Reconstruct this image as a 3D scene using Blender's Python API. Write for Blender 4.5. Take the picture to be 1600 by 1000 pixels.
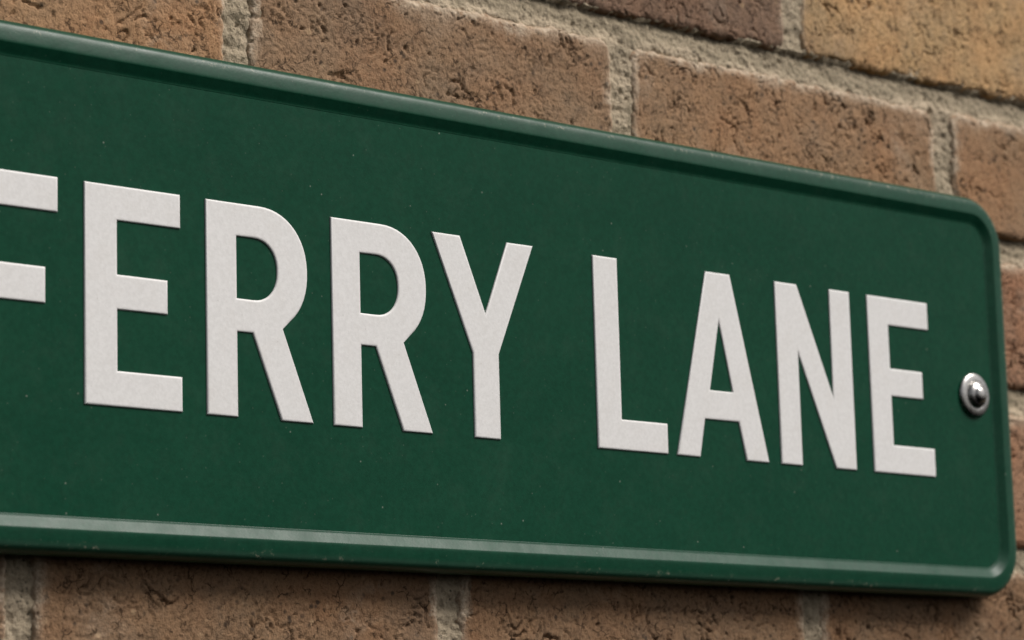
import bpy, bmesh, math, random
import numpy as np
from mathutils import Matrix, Vector

for o in list(bpy.data.objects):
    bpy.data.objects.remove(o, do_unlink=True)
scene = bpy.context.scene
COL = scene.collection

# ------------------------------------------------------------------ camera
cam_data = bpy.data.cameras.new('camera')
cam = bpy.data.objects.new('camera', cam_data)
COL.objects.link(cam)
right = Vector((.747862, -.663291, -.027336))
up = Vector((-.091475, -.143748, .985378))
fwd = Vector((.657522, .734426, .168178))
m = Matrix((right, up, -fwd)).transposed().to_4x4()
m.translation = Vector((-.850454, -.952130, -.163989))
cam.matrix_world = m
cam_data.sensor_width = 36
cam_data.lens = 36 * 4567.8 / 1600
cam_data.clip_start = .02
cam_data.clip_end = 200
cam_data.dof.use_dof = True
cam_data.dof.focus_distance = 1.24
cam_data.dof.aperture_fstop = 13
scene.camera = cam

# ------------------------------------------------------------------ light: bright overcast, sun veiled, high and to the right
SUN_EL, SUN_AZ = math.radians(47), math.radians(41)      # azimuth measured from straight out of the wall towards the right
sd = Vector((math.cos(SUN_EL) * math.sin(SUN_AZ), -math.cos(SUN_EL) * math.cos(SUN_AZ), math.sin(SUN_EL)))
world = bpy.data.worlds.new('World')
scene.world = world
world.use_nodes = True
wn = world.node_tree.nodes
wl = world.node_tree.links
sky = wn.new('ShaderNodeTexSky')
sky.sky_type = 'NISHITA'
sky.sun_disc = False
sky.sun_elevation = SUN_EL
sky.sun_rotation = math.atan2(sd.x, sd.y)
sky.air_density = 1.0
sky.dust_density = 4.0
sky.ozone_density = 1.0
hs = wn.new('ShaderNodeHueSaturation')                     # cloud cover: the blue is washed out of the sky
hs.inputs['Saturation'].default_value = .22
wl.new(sky.outputs[0], hs.inputs['Color'])
wl.new(hs.outputs[0], wn['Background'].inputs['Color'])
wn['Background'].inputs['Strength'].default_value = .05
sun_data = bpy.data.lights.new('sun', 'SUN')
sun_data.energy = 2.2
sun_data.angle = math.radians(24)
sun_data.color = (1, .95, .90)
sun = bpy.data.objects.new('sun', sun_data)
sun.rotation_euler = sd.to_track_quat('Z', 'Y').to_euler()
sun.location = (1, -2, 3)
COL.objects.link(sun)

scene.view_settings.view_transform = 'Standard'
scene.view_settings.look = 'None'
scene.view_settings.gamma = 1
scene.view_settings.exposure = 0.53
scene.render.engine = 'CYCLES'
scene.render.resolution_x, scene.render.resolution_y = 1024, 640


# ------------------------------------------------------------------ noise in numpy (2D)
def _h(ix, iy, s):
    n = (ix.astype(np.int64) * 374761393 + iy.astype(np.int64) * 668265263 + int(s) * 1274126177) & 0xffffffff
    n = ((n ^ (n >> 13)) * 1103515245) & 0xffffffff
    n = ((n ^ (n >> 16)) * 2246822519) & 0xffffffff
    return ((n ^ (n >> 15)) & 0xffffff) / float(0x1000000)


def gnoise(x, y, s=0):                                     # gradient noise, about -1..1
    ix, iy = np.floor(x), np.floor(y)
    fx, fy = x - ix, y - iy
    u, v = fx * fx * fx * (fx * (fx * 6 - 15) + 10), fy * fy * fy * (fy * (fy * 6 - 15) + 10)

    def g(dx, dy):
        a = _h(ix + dx, iy + dy, s) * 2 * math.pi
        return np.cos(a) * (fx - dx) + np.sin(a) * (fy - dy)
    return 1.5 * ((g(0, 0) * (1 - u) + g(1, 0) * u) * (1 - v) + (g(0, 1) * (1 - u) + g(1, 1) * u) * v)


def fbm(x, y, s=0, o=4):
    r, a = 0, 1
    for k in range(o):
        r = r + a * gnoise(x, y, s + k * 17)
        x, y, a = x * 2.03, y * 2.03, a * .5
    return r


def pits(x, y, s, prob, rmax):                             # round holes scattered one per cell at most, 0..1 deep
    ix, iy = np.floor(x), np.floor(y)
    out = np.zeros_like(x)
    for dx in (-1, 0, 1):
        for dy in (-1, 0, 1):
            cx, cy = ix + dx, iy + dy
            px, py = cx + _h(cx, cy, s), cy + _h(cx, cy, s + 1)
            r = rmax * (.35 + .65 * _h(cx, cy, s + 2))
            on = _h(cx, cy, s + 3) < prob
            a = _h(cx, cy, s + 4) * math.pi
            ex, ey = (x - px) * np.cos(a) + (y - py) * np.sin(a), -(x - px) * np.sin(a) + (y - py) * np.cos(a)
            d = np.sqrt((ex * .65) ** 2 + (ey * 1.35) ** 2) / r
            out = np.maximum(out, np.where(on, np.clip(1.25 - d, 0, .8) / .8, 0))
    return out


def sstep(a, b, x):
    t = np.clip((x - a) / (b - a), 0, 1)
    return t * t * (3 - 2 * t)


# ------------------------------------------------------------------ small helpers
def link(name, mesh, mat=None, parent=None):
    o = bpy.data.objects.new(name, mesh)
    COL.objects.link(o)
    if mat and not mesh.materials:
        mesh.materials.append(mat)
    o.parent = parent
    return o


def empty(name, loc, label, cat):
    o = bpy.data.objects.new(name, None)
    o.location = loc
    o.empty_display_size = .05
    o['label'] = label
    o['category'] = cat
    COL.objects.link(o)
    return o


def grid_faces(nx, nz, off=0, flip=False):
    i, j = np.meshgrid(np.arange(nx - 1), np.arange(nz - 1), indexing='ij')
    a = (i * nz + j + off).ravel()
    f = np.stack([a, a + nz, a + nz + 1, a + 1], 1)
    return f[:, ::-1] if flip else f


def mesh_from(name, verts, faces, smooth=True):
    me = bpy.data.meshes.new(name)
    verts = np.asarray(verts, dtype=np.float64)
    if isinstance(faces, np.ndarray):
        n, k = faces.shape
        me.vertices.add(len(verts))
        me.vertices.foreach_set('co', verts.ravel())
        me.loops.add(n * k)
        me.loops.foreach_set('vertex_index', faces.ravel().astype(np.int32))
        me.polygons.add(n)
        me.polygons.foreach_set('loop_start', np.arange(0, n * k, k, dtype=np.int32))
        me.update(calc_edges=True)
    else:
        me.from_pydata([tuple(v) for v in verts], [], faces)
    me.polygons.foreach_set('use_smooth', np.full(len(me.polygons), smooth))
    me.validate()
    me.update()
    return me


class NT:                                                  # terse node building
    def __init__(self, name):
        self.mat = bpy.data.materials.new(name)
        self.mat.use_nodes = True
        self.t = self.mat.node_tree
        self.b = self.t.nodes['Principled BSDF']

    def n(self, typ, ins=None, **props):
        nd = self.t.nodes.new('ShaderNode' + typ)
        for k, v in props.items():
            setattr(nd, k, v)
        for k, v in (ins or {}).items():
            self.set(nd.inputs[k], v)
        return nd

    def set(self, sock, v):
        if isinstance(v, bpy.types.NodeSocket):
            self.t.links.new(v, sock)
        else:
            sock.default_value = v

    def noise(self, vec, scale, detail=3, rough=.55, dist=0):
        return self.n('TexNoise', {'Vector': vec, 'Scale': scale, 'Detail': detail, 'Roughness': rough, 'Distortion': dist}).outputs[0]

    def ramp(self, v, a, b, lo=0., hi=1.):
        return self.n('MapRange', {'Value': v, 'From Min': a, 'From Max': b, 'To Min': lo, 'To Max': hi}).outputs[0]

    def mix(self, f, a, b, mode='MIX'):
        nd = self.t.nodes.new('ShaderNodeMix')
        nd.data_type = 'RGBA'
        nd.blend_type = mode
        self.set(nd.inputs[0], f)
        self.set(nd.inputs[6], a)
        self.set(nd.inputs[7], b)
        return nd.outputs[2]

    def math(self, op, a, b=0.):
        nd = self.n('Math', operation=op)
        self.set(nd.inputs[0], a)
        self.set(nd.inputs[1], b)
        return nd.outputs[0]

    def bump(self, h, dist, strength=1., prev=None):
        d = {'Height': h, 'Distance': dist, 'Strength': strength}
        if prev is not None:
            d['Normal'] = prev
        return self.n('Bump', d).outputs[0]

    def out(self, **kw):
        for k, v in kw.items():
            self.set(self.b.inputs[k.replace('_', ' ')], v)
        return self.mat


def c4(r, g, b):
    return (r, g, b, 1)


# ------------------------------------------------------------------ materials
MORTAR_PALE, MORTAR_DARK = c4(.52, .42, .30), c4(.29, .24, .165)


def brick_material():
    t = NT('brick_clay')
    oi = t.n('ObjectInfo')
    tc = t.n('TexCoord').outputs['Object']
    off = t.n('VectorMath', operation='SCALE')
    t.set(off.inputs[0], (7.3, 3.1, 5.7))
    t.set(off.inputs['Scale'], oi.outputs['Random'])
    p = t.n('VectorMath', operation='ADD')
    t.set(p.inputs[0], tc)
    t.set(p.inputs[1], off.outputs[0])
    p = p.outputs[0]
    base = oi.outputs['Color']
    big = t.noise(p, 26, 3, .6)
    mid = t.noise(p, 130, 4, .65, .6)
    fine = t.noise(p, 620, 3, .6)
    c = t.mix(t.ramp(big, .38, .64), base, t.mix(1., base, c4(1.14, .93, .80), 'MULTIPLY'))
    c = t.mix(t.ramp(mid, .42, .66, 0, .55), c, t.mix(1., base, c4(1.28, 1.16, 1.02), 'MULTIPLY'))
    c = t.mix(t.ramp(mid, .46, .30, 0, .55), c, t.mix(1., base, c4(.62, .58, .56), 'MULTIPLY'))
    c = t.mix(t.ramp(fine, .42, .66, 0, .55), c, t.mix(1., base, c4(1.40, 1.30, 1.20), 'MULTIPLY'))
    c = t.mix(t.ramp(fine, .46, .30, 0, .65), c, t.mix(1., base, c4(.40, .36, .32), 'MULTIPLY'))
    # burnt cinder specks in the clay and a few buff grains
    vor = t.n('TexVoronoi', {'Vector': p, 'Scale': 210, 'Randomness': 1.})
    sp = t.math('MULTIPLY', t.ramp(vor.outputs['Distance'], .30, .14), t.ramp(t.noise(p, 75, 2), .50, .62))
    c = t.mix(t.math('MULTIPLY', sp, .8), c, c4(.035, .026, .02))
    vor2 = t.n('TexVoronoi', {'Vector': p, 'Scale': 150, 'Randomness': 1.})
    sp2 = t.math('MULTIPLY', t.ramp(vor2.outputs['Distance'], .26, .16), t.ramp(t.noise(p, 60, 2), .58, .66))
    c = t.mix(t.math('MULTIPLY', sp2, .6), c, c4(.50, .34, .20))
    # grey soot film and salt bloom in broad patches
    c = t.mix(t.ramp(t.noise(p, 17, 4, .6), .50, .72, 0, .35), c, c4(.15, .118, .09))
    c = t.mix(t.math('MULTIPLY', t.ramp(t.noise(p, 21, 3, .6, .5), .56, .72, 0, .35), t.ramp(mid, .4, .6)), c, c4(.42, .34, .26))
    # hairline fissures, the shade inside cracks painted dark, only in patches
    wv = t.n('VectorMath', operation='ADD')
    t.set(wv.inputs[0], p)
    ws = t.n('VectorMath', operation='SCALE')
    t.set(ws.inputs[0], t.n('TexNoise', {'Vector': p, 'Scale': 130, 'Detail': 3.}).outputs['Color'])
    t.set(ws.inputs['Scale'], .012)
    t.set(wv.inputs[1], ws.outputs[0])
    ve = t.n('TexVoronoi', {'Vector': wv.outputs[0], 'Scale': 165, 'Randomness': 1.}, feature='DISTANCE_TO_EDGE')
    fis = t.math('MULTIPLY', t.ramp(ve.outputs['Distance'], .075, .02), t.ramp(t.noise(p, 170, 3, .6), .50, .60))
    c = t.mix(t.math('MULTIPLY', fis, .9), c, t.mix(1., base, c4(.22, .19, .17), 'MULTIPLY'))
    # mortar smeared on the arrises, with light on the upper ones painted in
    bl = t.n('Attribute', attribute_name='smear_light').outputs['Fac']
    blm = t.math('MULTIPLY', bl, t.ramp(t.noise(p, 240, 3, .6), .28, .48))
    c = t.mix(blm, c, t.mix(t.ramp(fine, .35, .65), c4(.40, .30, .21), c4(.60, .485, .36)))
    nb = t.bump(t.noise(p, 330, 5, .70, .2), .0006, 1.)
    nb = t.bump(t.noise(p, 1100, 3, .6), .00045, 1., nb)
    return t.out(Base_Color=c, Roughness=.92, Normal=nb, **{'Specular_IOR_Level': .2})


def mortar_material():
    t = NT('lime_mortar')
    p = t.n('TexCoord').outputs['Object']
    a = t.noise(p, 30, 4, .6)
    g = t.noise(p, 520, 3, .6)
    lt = t.n('Attribute', attribute_name='joint_light').outputs['Fac']
    c = t.mix(t.math('MULTIPLY', t.ramp(a, .30, .55, .35, 1.), lt), MORTAR_DARK, MORTAR_PALE)  # pale for the lit part of a bed joint, dark for the shaded part
    c = t.mix(t.ramp(g, .46, .68, 0, .4), c, c4(.55, .455, .335))
    c = t.mix(t.ramp(g, .44, .28, 0, .6), c, c4(.17, .15, .11))
    vor = t.n('TexVoronoi', {'Vector': p, 'Scale': 420, 'Randomness': 1.})
    c = t.mix(t.math('MULTIPLY', t.ramp(vor.outputs['Distance'], .34, .18), t.ramp(t.noise(p, 160, 2), .48, .6, 0, .8)), c, c4(.09, .075, .055))
    nb = t.bump(t.noise(p, 380, 4, .7), .0014, 1.)
    nb = t.bump(vor.outputs['Distance'], .0005, .8, nb)
    return t.out(Base_Color=c, Roughness=.95, Normal=nb, **{'Specular_IOR_Level': .15})


def green_material(name, chips, spec):
    t = NT(name)
    p = t.n('TexCoord').outputs['Object']
    cl = t.noise(p, 14, 4, .6)
    base = t.mix(t.ramp(cl, .35, .65), c4(.0046, .051, .0265), c4(.0064, .057, .0298))
    base = t.mix(t.ramp(t.noise(p, 420, 3, .6), .35, .65), t.mix(1., base, c4(.88, .90, .90), 'MULTIPLY'), t.mix(1., base, c4(1.12, 1.09, 1.1), 'MULTIPLY'))
    # settled dust: a thin film in soft patches, plus single pale specks
    film = t.ramp(t.noise(p, 60, 5, .7), .50, .85, 0, .03)
    c = t.mix(film, base, c4(.30, .30, .26))
    v = t.n('TexVoronoi', {'Vector': p, 'Scale': 165, 'Randomness': 1.})
    rnd = t.n('SeparateColor', {'Color': v.outputs['Color']}).outputs[0]
    s1 = t.math('MULTIPLY', t.ramp(v.outputs['Distance'], .085, .045), t.ramp(rnd, .80, .86))
    v2 = t.n('TexVoronoi', {'Vector': p, 'Scale': 420, 'Randomness': 1.})
    rnd2 = t.n('SeparateColor', {'Color': v2.outputs['Color']}).outputs[0]
    s2 = t.math('MULTIPLY', t.ramp(v2.outputs['Distance'], .16, .06, 0, .35), t.ramp(rnd2, .80, .90))
    c = t.mix(t.math('MULTIPLY', t.math('MAXIMUM', s1, s2), .42), c, c4(.34, .36, .30))
    if chips:                                              # paint rubbed and chipped along the outer edge
        e = t.n('Attribute', attribute_name='edge').outputs['Fac']
        ch = t.math('MULTIPLY', e, t.math('MULTIPLY', t.ramp(t.noise(p, 420, 3, .6), .58, .66), t.ramp(t.noise(p, 38, 3, .6), .46, .58)))
        c = t.mix(t.math('MULTIPLY', ch, .55), c, c4(.34, .31, .23))
        c = t.mix(t.math('MULTIPLY', e, .06), c, c4(.30, .34, .30))
    nb = t.bump(t.noise(p, 900, 2, .5), .00006, .5)
    nb = t.bump(t.noise(p, 190, 2, .5), .00012, .35, nb)
    nb = t.bump(t.noise(p, 22, 3, .55), .0011 if chips else .0007, .5, nb)
    r = t.ramp(t.noise(p, 45, 4, .6), .3, .7, .30, .42)
    return t.out(Base_Color=c, Roughness=r, Normal=nb, **{'Specular_IOR_Level': spec})


def white_material():
    t = NT('white_letter_paint')
    p = t.n('TexCoord').outputs['Object']
    g = t.noise(p, 700, 3, .6)
    c = t.mix(t.ramp(g, .36, .64), c4(.745, .733, .718), c4(.815, .803, .79))
    c = t.mix(t.ramp(t.noise(p, 70, 4, .6), .5, .75, 0, .25), c, c4(.66, .625, .575))
    v = t.n('TexVoronoi', {'Vector': p, 'Scale': 330, 'Randomness': 1.})
    rnd = t.n('SeparateColor', {'Color': v.outputs['Color']}).outputs[0]
    c = t.mix(t.math('MULTIPLY', t.ramp(v.outputs['Distance'], .14, .05), t.ramp(rnd, .82, .9, 0, .35)), c, c4(.35, .32, .28))
    return t.out(Base_Color=c, Roughness=.5, Normal=t.bump(t.noise(p, 900, 2), .00007, .6))


def steel_material():
    t = NT('stainless_steel')
    p = t.n('TexCoord').outputs['Object']
    g = t.noise(p, 500, 3, .6)
    c = t.mix(t.ramp(g, .35, .65), c4(.42, .405, .39), c4(.52, .505, .49))
    return t.out(Base_Color=c, Metallic=1., Roughness=t.ramp(t.noise(p, 260, 3), .3, .7, .22, .34), Normal=t.bump(g, .00008, .5))


M_BRICK, M_MORTAR = brick_material(), mortar_material()
M_PANEL, M_RIM = green_material('green_gloss_paint', False, .085), green_material('green_gloss_paint_edge', True, .19)
M_WHITE, M_STEEL = white_material(), steel_material()

# ------------------------------------------------------------------ brick wall
WY = .0142                                                 # mean plane of the brick faces; the sign's letters lie at y = 0
wall = empty('brick_wall', (0, .12, -.5), 'weathered brown stretcher bond brick wall with pale gritty mortar behind the green sign', 'wall')

# bed joints (centre height) and head joints as they stand in the photograph
beds = {-1: .284, 0: .205, 1: .1285, 2: .0475, 3: -.0375, 4: -.116}   # key k: bed under course k (course k spans bed k .. bed k-1)
for k in range(-2, -5, -1):
    beds[k] = beds[k + 1] + .0765
for k in range(5, 9):
    beds[k] = beds[k - 1] - .0765
heads = {0: [-.239, -.014, .211, .436], 1: [-.361, -.1355, .0895, .3235, .5485], 2: [-.239, -.016, .209, .434],
         3: [-.361, -.136, .092, .321, .546], 4: [-.4675, -.2425, -.026, .206, .431]}
XL, XR = -.95, 1.15
joint = {}
for k in range(-3, 9):
    h = list(heads.get(k, [-.136 + .1125 * (k % 2), .089 + .1125 * (k % 2)]))
    while h[0] > XL:
        h.insert(0, h[0] - .225)
    while h[-1] < XR:
        h.append(h[-1] + .225)
    joint[k] = h

WHITE_BAL = 1.0
tone = {'brown': (.250, .163, .098), 'grey': (.218, .149, .095), 'orange': (.275, .178, .104), 'tan': (.365, .252, .135),
        'purple': (.168, .113, .080), 'red': (.265, .160, .104), 'umber': (.186, .120, .072)}
picked = {(1, -.361): 'orange', (1, -.1355): 'grey', (1, .0895): 'brown', (1, .3235): 'brown', (0, -.014): 'purple', (0, .211): 'tan',
          (2, .209): 'red', (3, .321): 'red', (4, -.4675): 'umber', (4, -.2425): 'umber', (4, -.026): 'umber', (4, .206): 'umber'}


def axis(a, b, lo, hi, fine, coarse):                      # grid lines: close together inside lo..hi
    out, x = [a], a
    while x < b - 1e-6:
        st = fine if (lo <= x <= hi) else coarse
        x = min(x + st, b)
        out.append(x)
    return np.array(out)


def brick_mesh(name, x0, x1, z0, z1, seed, win, fine, depth):
    """Front face of a hand-thrown brick with creases and pits, rounded arrises, straight sides; local origin at its centre."""
    cx, cz = (x0 + x1) / 2, (z0 + z1) / 2
    # close lines along the arrises as well
    ex = np.array([0, .0006, .0013, .0021, .003, .0042, .0055])
    xs = np.unique(np.round(np.concatenate([axis(x0, x1, win[0], win[1], fine, .004), x0 + ex, x1 - ex]), 6))
    zs = np.unique(np.round(np.concatenate([axis(z0, z1, win[2], win[3], fine, .004), z0 + ex, z1 - ex]), 6))
    X, Z = np.meshgrid(xs, zs, indexing='ij')
    s = seed * 31
    mm = 1000.
    u, v = X * mm + seed * 517.3, Z * mm + seed * 91.7
    wx, wz = u + 5 * fbm(u / 16, v / 16, s + 1, 3), v + 5 * fbm(u / 16, v / 16, s + 2, 3)
    rough = (.75 + .75 * ((seed * 37) % 11) / 10.) * (.35 + .9 * sstep(-.35, .45, gnoise(u / 38, v / 26, s + 60)))
    h = .5 * gnoise(u / 45, v / 30, s + 3) + .24 * rough * fbm(u / 9, v / 7, s + 4, 4)
    # creases: thin valleys along the zero lines of warped noise, present only in patches
    for q, (L, w, dep) in enumerate(((11., .065, 1.6), (6., .085, 1.05))):
        n = gnoise(wx / L + 3.3 * q, wz / (L * .75), s + 5 + q)
        msk = sstep(.0, .35, gnoise(u / 17 + 9 * q, v / 14, s + 8 + q))
        h = h - rough * dep * msk * np.exp(-(n / w) ** 2)
    h = h - 1.9 * pits(u / 9, v / 9, s + 12, .20, .10) - 1.1 * rough * pits(u / 4.0, v / 4.0, s + 18, .35, .17)
    h = h + .20 * gnoise(u / 1.7, v / 1.7, s + 25)
    # arris: distance to the nearest edge, worn unevenly
    dx = np.minimum(X - x0, x1 - X) * mm
    dz = np.minimum(Z - z0, z1 - Z) * mm
    R = 3.6 + 1.8 * gnoise(u / 22, v / 22, s + 30) + 1.0 * gnoise(u / 6, v / 6, s + 33)
    R = np.clip(R, 1.2, 7)
    Rc = 7.5 + 3.5 * gnoise(u / 40, v / 40, s + 36)
    kx, kz = np.clip(Rc - dx, 0, None), np.clip(Rc - dz, 0, None)
    de = np.where((kx > 0) & (kz > 0), Rc - np.sqrt(kx ** 2 + kz ** 2), np.minimum(dx, dz))   # distance to the rounded outline
    t = np.clip((R - de) / R, 0, 1)
    fall = R * (1 - np.sqrt(np.clip(1 - t * t, 0, 1))) + 3 * np.clip(-de, 0, 4)
    h = h * (1 - .55 * t) - fall
    # outline wobble
    ox = np.where(X - x0 < x1 - X, 1, -1) * np.exp(-dx / 8)
    oz = np.where(Z - z0 < z1 - Z, 1, -1) * np.exp(-dz / 8)
    wob = 1.3 * gnoise(u / 19, v / 19, s + 40) + .9 * gnoise(u / 5, v / 5, s + 41) + .45 * gnoise(u / 2.2, v / 2.2, s + 44)
    PX = X + ox * wob / mm
    PZ = Z + oz * wob / mm
    Y = -h / mm
    # smear is ragged mortar along upper arris and ends, light on top painted in
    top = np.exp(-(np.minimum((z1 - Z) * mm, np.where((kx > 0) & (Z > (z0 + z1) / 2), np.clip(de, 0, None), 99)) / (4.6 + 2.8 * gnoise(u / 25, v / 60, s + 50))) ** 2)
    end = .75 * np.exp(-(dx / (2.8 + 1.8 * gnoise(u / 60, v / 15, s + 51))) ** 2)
    smear_light = np.clip(np.maximum(top, end) * (1.25 + .9 * gnoise(u / 9, v / 7, s + 52)), 0, 1)
    nx, nz = X.shape
    V = np.stack([PX - cx, Y, PZ - cz], -1).reshape(-1, 3)
    F = [grid_faces(nx, nz)]
    sm = [smear_light.ravel()]
    # sides, back
    ids = np.arange(nx * nz).reshape(nx, nz)
    loop = np.concatenate([ids[:, 0], ids[-1, 1:], ids[-2::-1, -1], ids[0, -2:0:-1]])
    back = V[loop].copy()
    back[:, 1] = depth
    b0 = len(V)
    V = np.concatenate([V, back])
    sm.append(np.zeros(len(back)))
    i = np.arange(len(loop))
    j = (i + 1) % len(loop)
    F.append(np.stack([loop[j], loop[i], b0 + i, b0 + j], 1))
    me = mesh_from(name, V, np.concatenate(F))
    at = me.attributes.new('smear_light', 'FLOAT', 'POINT')
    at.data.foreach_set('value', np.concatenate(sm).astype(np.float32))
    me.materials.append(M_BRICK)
    return me, (cx, cz)


rng = random.Random(4)
BED, HEAD = .0066, .0058                                   # half the joint widths
plain = None
for k in range(-3, 9):
    ztop, zbot = beds[k - 1] - BED, beds[k] + BED if k in beds else None
    if k == 0:
        zbot += .001
    hs_ = joint[k]
    for a, b in zip(hs_[:-1], hs_[1:]):
        x0, x1 = a + HEAD, b - HEAD
        vis = (-1 < k < 5) and x1 > -.28 and x0 < .44 and not (k in (2, 3) and x1 < .3)
        key = next((v for q, v in picked.items() if q[0] == k and abs(q[1] - a) < .002), None)
        tn = tone[key] if key else tone[rng.choice(['brown', 'grey', 'orange', 'brown', 'umber', 'tan', 'red', 'purple'])]
        if vis:
            if k in (2, 3):
                win = (.325, .42, -1, 1)
            elif k == 4:
                win = (-.27, .41, -.1, 1)
            elif k == 1:
                win = (-.27, .41, .135, 1)
            else:
                win = (-.27, .41, -1, .29)
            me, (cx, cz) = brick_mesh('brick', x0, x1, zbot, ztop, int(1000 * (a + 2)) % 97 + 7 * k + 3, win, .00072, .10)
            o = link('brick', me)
            sc = (1, 1, 1)
        else:
            if plain is None:
                plain = [brick_mesh('brick', -.106, .106, -.0325, .0325, 200 + q, (1, 2, 1, 2), .004, .10)[0] for q in range(4)]
            o = link('brick', rng.choice(plain))
            cx, cz = (x0 + x1) / 2, (zbot + ztop) / 2
            sc = ((x1 - x0) / .212, 1, (ztop - zbot) / .065)
        o.parent = wall
        o.matrix_parent_inverse = Matrix.Translation(-wall.location)
        o.location = (cx, WY + rng.uniform(-.0007, .0007), cz)
        o.scale = sc
        j = rng.uniform(1.13, 1.22)
        o.color = (tn[0] * j, tn[1] * j, tn[2] * j, 1)


# mortar: a gritty bed filling the joints, struck so that it lies deeper under the upper brick
def mortar_sheet(xs, zs, keep_half, skip=None):
    X, Z = np.meshgrid(xs, zs, indexing='ij')
    u, v = X * 1000, Z * 1000
    course = np.zeros(X.shape, int)
    bd = np.full(X.shape, 1e3)                             # signed distance to the nearest bed
    for k, z in sorted(beds.items()):
        d = Z - z
        bd = np.where(np.abs(d) < np.abs(bd), d, bd)
        course = np.where(Z < z, k + 1, course)
    hd = np.full(X.shape, 1e3)
    for k in range(-3, 9):
        for x in joint[k]:
            d = X - x
            hd = np.where((course == k) & (np.abs(d) < np.abs(hd)), d, hd)
    in_bed = np.abs(bd) < .0078
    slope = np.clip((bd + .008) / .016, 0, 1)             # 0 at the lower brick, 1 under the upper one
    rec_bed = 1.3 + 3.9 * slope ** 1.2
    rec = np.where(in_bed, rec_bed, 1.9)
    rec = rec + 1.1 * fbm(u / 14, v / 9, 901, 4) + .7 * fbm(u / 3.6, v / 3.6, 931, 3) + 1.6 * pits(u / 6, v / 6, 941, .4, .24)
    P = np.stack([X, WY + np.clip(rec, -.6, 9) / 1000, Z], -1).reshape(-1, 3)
    joint_lit = np.where(in_bed, sstep(.40, .10, slope + .22 * fbm(u / 16, v / 16, 955, 3)), .55 + .4 * gnoise(u / 12, v / 20, 960)).ravel()  # beds: lit lower side and shaded upper side put into the colour
    F = grid_faces(len(xs), len(zs))
    near = ((np.abs(bd) < keep_half) | (np.abs(hd) < keep_half)).ravel()
    keep = near[F].any(1)
    if skip is not None:
        c = P[F].mean(1)
        keep &= ~((c[:, 0] > skip[0]) & (c[:, 0] < skip[1]) & (c[:, 2] > skip[2]) & (c[:, 2] < skip[3]))
    F = F[keep]
    us, inv = np.unique(F, return_inverse=True)
    return P[us], inv.reshape(F.shape), joint_lit[us]


fx0, fx1, fz0, fz1 = -.28, .42, -.10, .30
Va, Fa, la = mortar_sheet(np.arange(fx0, fx1 + 1e-6, .0010), np.arange(fz0, fz1 + 1e-6, .0010), .0125)
Vb, Fb, lb = mortar_sheet(np.linspace(XL + .1, XR - .1, 420), np.linspace(-.40, .50, 200), .0125, (fx0 + .004, fx1 - .004, fz0 + .004, fz1 - .004))
Vc = np.array([(x, y, z) for x in (XL + .1, XR - .1) for y in (WY + .0135, WY + .095) for z in (-.40, .50)])
Fc = np.array([(0, 4, 5, 1), (2, 3, 7, 6), (0, 1, 3, 2), (4, 6, 7, 5), (1, 5, 7, 3), (0, 2, 6, 4)])
Vm = np.concatenate([Va, Vb, Vc])
Fm = np.concatenate([Fa, Fb + len(Va), Fc + len(Va) + len(Vb)])
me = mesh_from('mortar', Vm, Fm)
me.attributes.new('joint_light', 'FLOAT', 'POINT').data.foreach_set('value', np.concatenate([la, lb, np.zeros(8)]).astype(np.float32))
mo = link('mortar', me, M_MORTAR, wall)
mo.matrix_parent_inverse = Matrix.Translation(-wall.location)

# ------------------------------------------------------------------ street sign
SX0, SX1, SZ0, SZ1, SR = -.3415, .3488, -.0592, .1495, .0260
PY = .0008                                                 # panel face; the letters' faces lie at y = 0
sign = empty('street_sign', (0, PY, SZ0), 'dark green street name plate with raised rim and white lettering FERRY LANE', 'sign')
SINV = Matrix.Translation(-sign.location)


def ring(d, n=14):                                         # rounded rectangle inset by d
    r = SR - d
    pts = []
    for cx, cz, a0 in ((SX1 - SR, SZ1 - SR, 0), (SX0 + SR, SZ1 - SR, 90), (SX0 + SR, SZ0 + SR, 180), (SX1 - SR, SZ0 + SR, 270)):
        for i in range(n + 1):
            a = math.radians(a0 + 90 * i / n)
            pts.append((cx + r * math.cos(a), cz + r * math.sin(a)))
    return pts


def catmull(pts, n):
    out = []
    P = [pts[0]] + pts + [pts[-1]]
    for i in range(1, len(P) - 2):
        for k in range(n):
            t = k / n
            out.append(tuple(.5 * (2 * b + (c - a) * t + (2 * a - 5 * b + 4 * c - d) * t * t + (3 * b - a - 3 * c + d) * t ** 3)
                             for a, b, c, d in zip(P[i - 1], P[i], P[i + 1], P[i + 2])))
    out.append(pts[-1])
    return out


prof = [(.0030, .0134), (.0010, .0122), (.0001, .0092), (.0000, .0055), (.0001, .0032), (.0006, .0017), (.0014, .0005), (.0026, -.0005), (.0042, -.0010),
        (.0064, -.00135), (.0086, -.0016), (.0097, -.0016), (.0104, -.0013), (.0122, -.0004), (.0140, .0005), (.0148, PY - .0001), (.0151, PY + .0001), (.0156, PY + .0006)]
prof = catmull(prof, 3)
rows = [ring(d) for d, y in prof]
n = len(rows[0])
V = [(x, prof[i][1], z) for i, r in enumerate(rows) for x, z in r]
F = [(i * n + j, i * n + (j + 1) % n, (i + 1) * n + (j + 1) % n, (i + 1) * n + j) for i in range(len(rows) - 1) for j in range(n)]
me = mesh_from('rim', V, np.array(F)[:, ::-1])
at = me.attributes.new('edge', 'FLOAT', 'POINT')
at.data.foreach_set('value', np.repeat([math.exp(-((d - .0032) / .0013) ** 2) for d, y in prof], n).astype(np.float32))
rim = link('rim', me, M_RIM, sign)
rim.matrix_parent_inverse = SINV

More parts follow.
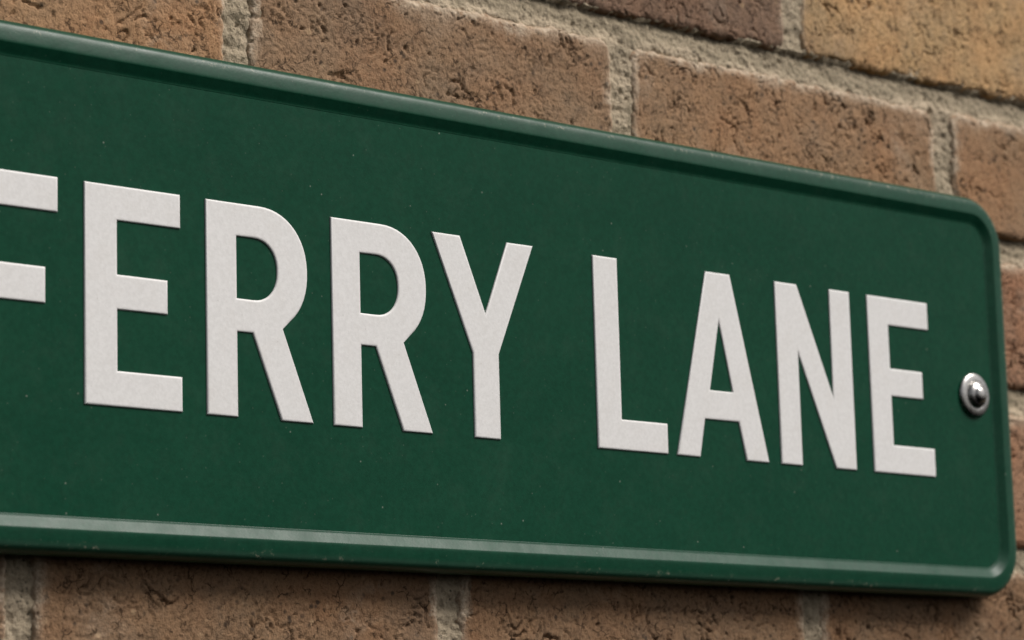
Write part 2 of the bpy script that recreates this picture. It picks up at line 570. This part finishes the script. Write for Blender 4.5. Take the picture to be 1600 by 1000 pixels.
# panel: thin plate inside the rim, filled from its own outline
outer = ring(.0147)
n = len(outer)
V = [(x, PY, z) for x, z in outer] + [(x, PY + .0015, z) for x, z in outer]
F = [tuple(range(n)), tuple(range(2 * n - 1, n - 1, -1))] + [(i + n, (i + 1) % n + n, (i + 1) % n, i) for i in range(n)]
pan = link('panel', mesh_from('panel', V, F, smooth=False), M_PANEL, sign)
pan.matrix_parent_inverse = SINV


# letters: outlines in millimetres (x along the sign, z above the base line), capital height 89
def arc(cx, cz, rx, rz, a0, a1, k=14, p=2.0):              # superellipse arc
    out = []
    for i in range(k + 1):
        a = math.radians(a0 + (a1 - a0) * i / k)
        c, s = math.cos(a), math.sin(a)
        out.append((cx + rx * math.copysign(abs(c) ** (2 / p), c), cz + rz * math.copysign(abs(s) ** (2 / p), s)))
    return out


H = 89.


def E_(x):
    return [[(x, 0), (x + 46.6, 0), (x + 46.6, 14.3), (x + 15.5, 14.3), (x + 15.5, 39), (x + 39.7, 39), (x + 39.7, 53), (x + 15.5, 53),
             (x + 15.5, 74.9), (x + 46.1, 74.9), (x + 46.1, H), (x, H)]]


def F_(x):
    return [[(x, 0), (x + 15.5, 0), (x + 15.5, 38.2), (x + 39.4, 38.2), (x + 39.4, 52.6), (x + 15.5, 52.6), (x + 15.5, 74.9), (x + 45.1, 74.9),
             (x + 45.1, H), (x, H)]]


def R_(x):
    o = [(x, 0), (x + 15.5, 0), (x + 15.5, 35.4), (x + 23.4, 35.4), (x + 37.6, 0), (x + 54.2, 0), (x + 38.9, 38.4)]
    o += arc(x + 27, 63, 25, 26, -58, 90, 22, 2.15)[1:]
    o += [(x, H)]
    hole = [(x + 15.5, 75.2)] + arc(x + 24, 62.2, 12.2, 13, 90, -90, 20, 2.2) + [(x + 15.5, 49.2)]
    return [o, hole]


def Y_():
    return [[(-21.3, 0), (-6.1, 0), (-6.1, 38), (15.9, H), (.3, H), (-13.3, 55.6), (-27.2, H), (-43.4, H), (-21.3, 37.6)]]


def L_(x):
    return [[(x, 0), (x + 44.6, 0), (x + 44.6, 14.2), (x + 15.5, 14.2), (x + 15.5, H), (x, H)]]


def A_():
    return [[(102.7, 0), (118, 0), (122.0, 18.3), (144.6, 18.3), (149, 0), (164.6, 0), (142.1, H), (125.7, H)],
            [(126.0, 32.2), (133.6, 66.0), (141.4, 32.2)]]


def N_():
    return [[(173, 0), (188, 0), (188, 55.5), (211.9, 0), (226.9, 0), (226.9, H), (212, H), (212, 35.4), (188.7, H), (173, H)]]


for spl in (F_(-279.9), E_(-222.6), R_(-164.0), R_(-99.2), Y_(), L_(52.4), A_(), N_(), E_(239.8)):
    cu = bpy.data.curves.new('letter', 'CURVE')
    cu.dimensions = '2D'
    cu.fill_mode = 'BOTH'
    mx = sum(p[0] for p in spl[0]) / len(spl[0]) / 1000
    for pts in spl:
        sp = cu.splines.new('POLY')
        sp.points.add(len(pts) - 1)
        for q, (x, z) in zip(sp.points, pts):
            q.co = (x / 1000 - mx, z / 1000, 0, 1)
        sp.use_cyclic_u = True
    BV = .0010
    cu.bevel_depth = BV
    cu.bevel_resolution = 3
    cu.offset = -BV
    cu.extrude = .0001
    tmp = bpy.data.objects.new('tmp', cu)
    COL.objects.link(tmp)
    dg = bpy.context.evaluated_depsgraph_get()
    me = bpy.data.meshes.new_from_object(tmp.evaluated_get(dg))
    bpy.data.objects.remove(tmp, do_unlink=True)
    me.name = 'letter'
    me.transform(Matrix.Scale(.60, 4, (0, 0, 1)))
    me.transform(Matrix.Rotation(math.radians(90), 4, 'X'))
    me.materials.clear()
    me.materials.append(M_WHITE)
    me.polygons.foreach_set('use_smooth', np.full(len(me.polygons), True))
    me.set_sharp_from_angle(angle=math.radians(30))
    front = min(v.co.y for v in me.vertices)
    o = link('letter', me, None, sign)
    o.matrix_parent_inverse = SINV
    o.location = (mx, -front, 0)


# screws: dished washer, domed head, shank running into the wall
def lathe(name, prof, seg=48):
    V, F = [], []
    for r, y in prof:
        for i in range(seg):
            a = 2 * math.pi * i / seg
            V.append((r * math.cos(a), -y, r * math.sin(a)))
    m_ = len(prof)
    for i in range(m_ - 1):
        for j in range(seg):
            F.append((i * seg + j, i * seg + (j + 1) % seg, (i + 1) * seg + (j + 1) % seg, (i + 1) * seg + j))
    return mesh_from(name, V, np.array(F))


mm_ = .001
washer_p = [(r * mm_, y * mm_) for r, y in catmull([(10.6, -.3), (11.3, .3), (11.4, .9), (11.0, 1.5), (10.2, 1.9), (9.0, 2.15), (7.8, 2.3), (7.0, 2.2), (6.4, 1.6), (6.0, .8)], 3)]
head_p = [(r * mm_, y * mm_) for r, y in catmull([(6.3, .9), (6.8, 1.7), (6.9, 2.5), (6.6, 3.3), (5.8, 4.1), (4.7, 4.6), (4.1, 4.9), (3.7, 5.5), (2.9, 6.1), (1.6, 6.45), (.02, 6.55)], 3)]
shank_p = [(.02 * mm_, 1.5 * mm_), (2.4 * mm_, 1.4 * mm_), (2.4 * mm_, -30 * mm_), (.02 * mm_, -34 * mm_)]
wm, hm, sm_ = lathe('washer', washer_p), lathe('head', head_p), lathe('shank', shank_p, 16)
for mname in (wm, hm, sm_):
    mname.materials.append(M_STEEL)
for x in (.3197, -.3122):
    w = link('screw', wm, None, sign)
    w.matrix_parent_inverse = SINV
    w.location = (x, PY, .0442)
    for nm, me in (('screw_head', hm), ('shank', sm_)):
        link(nm, me, None, w)
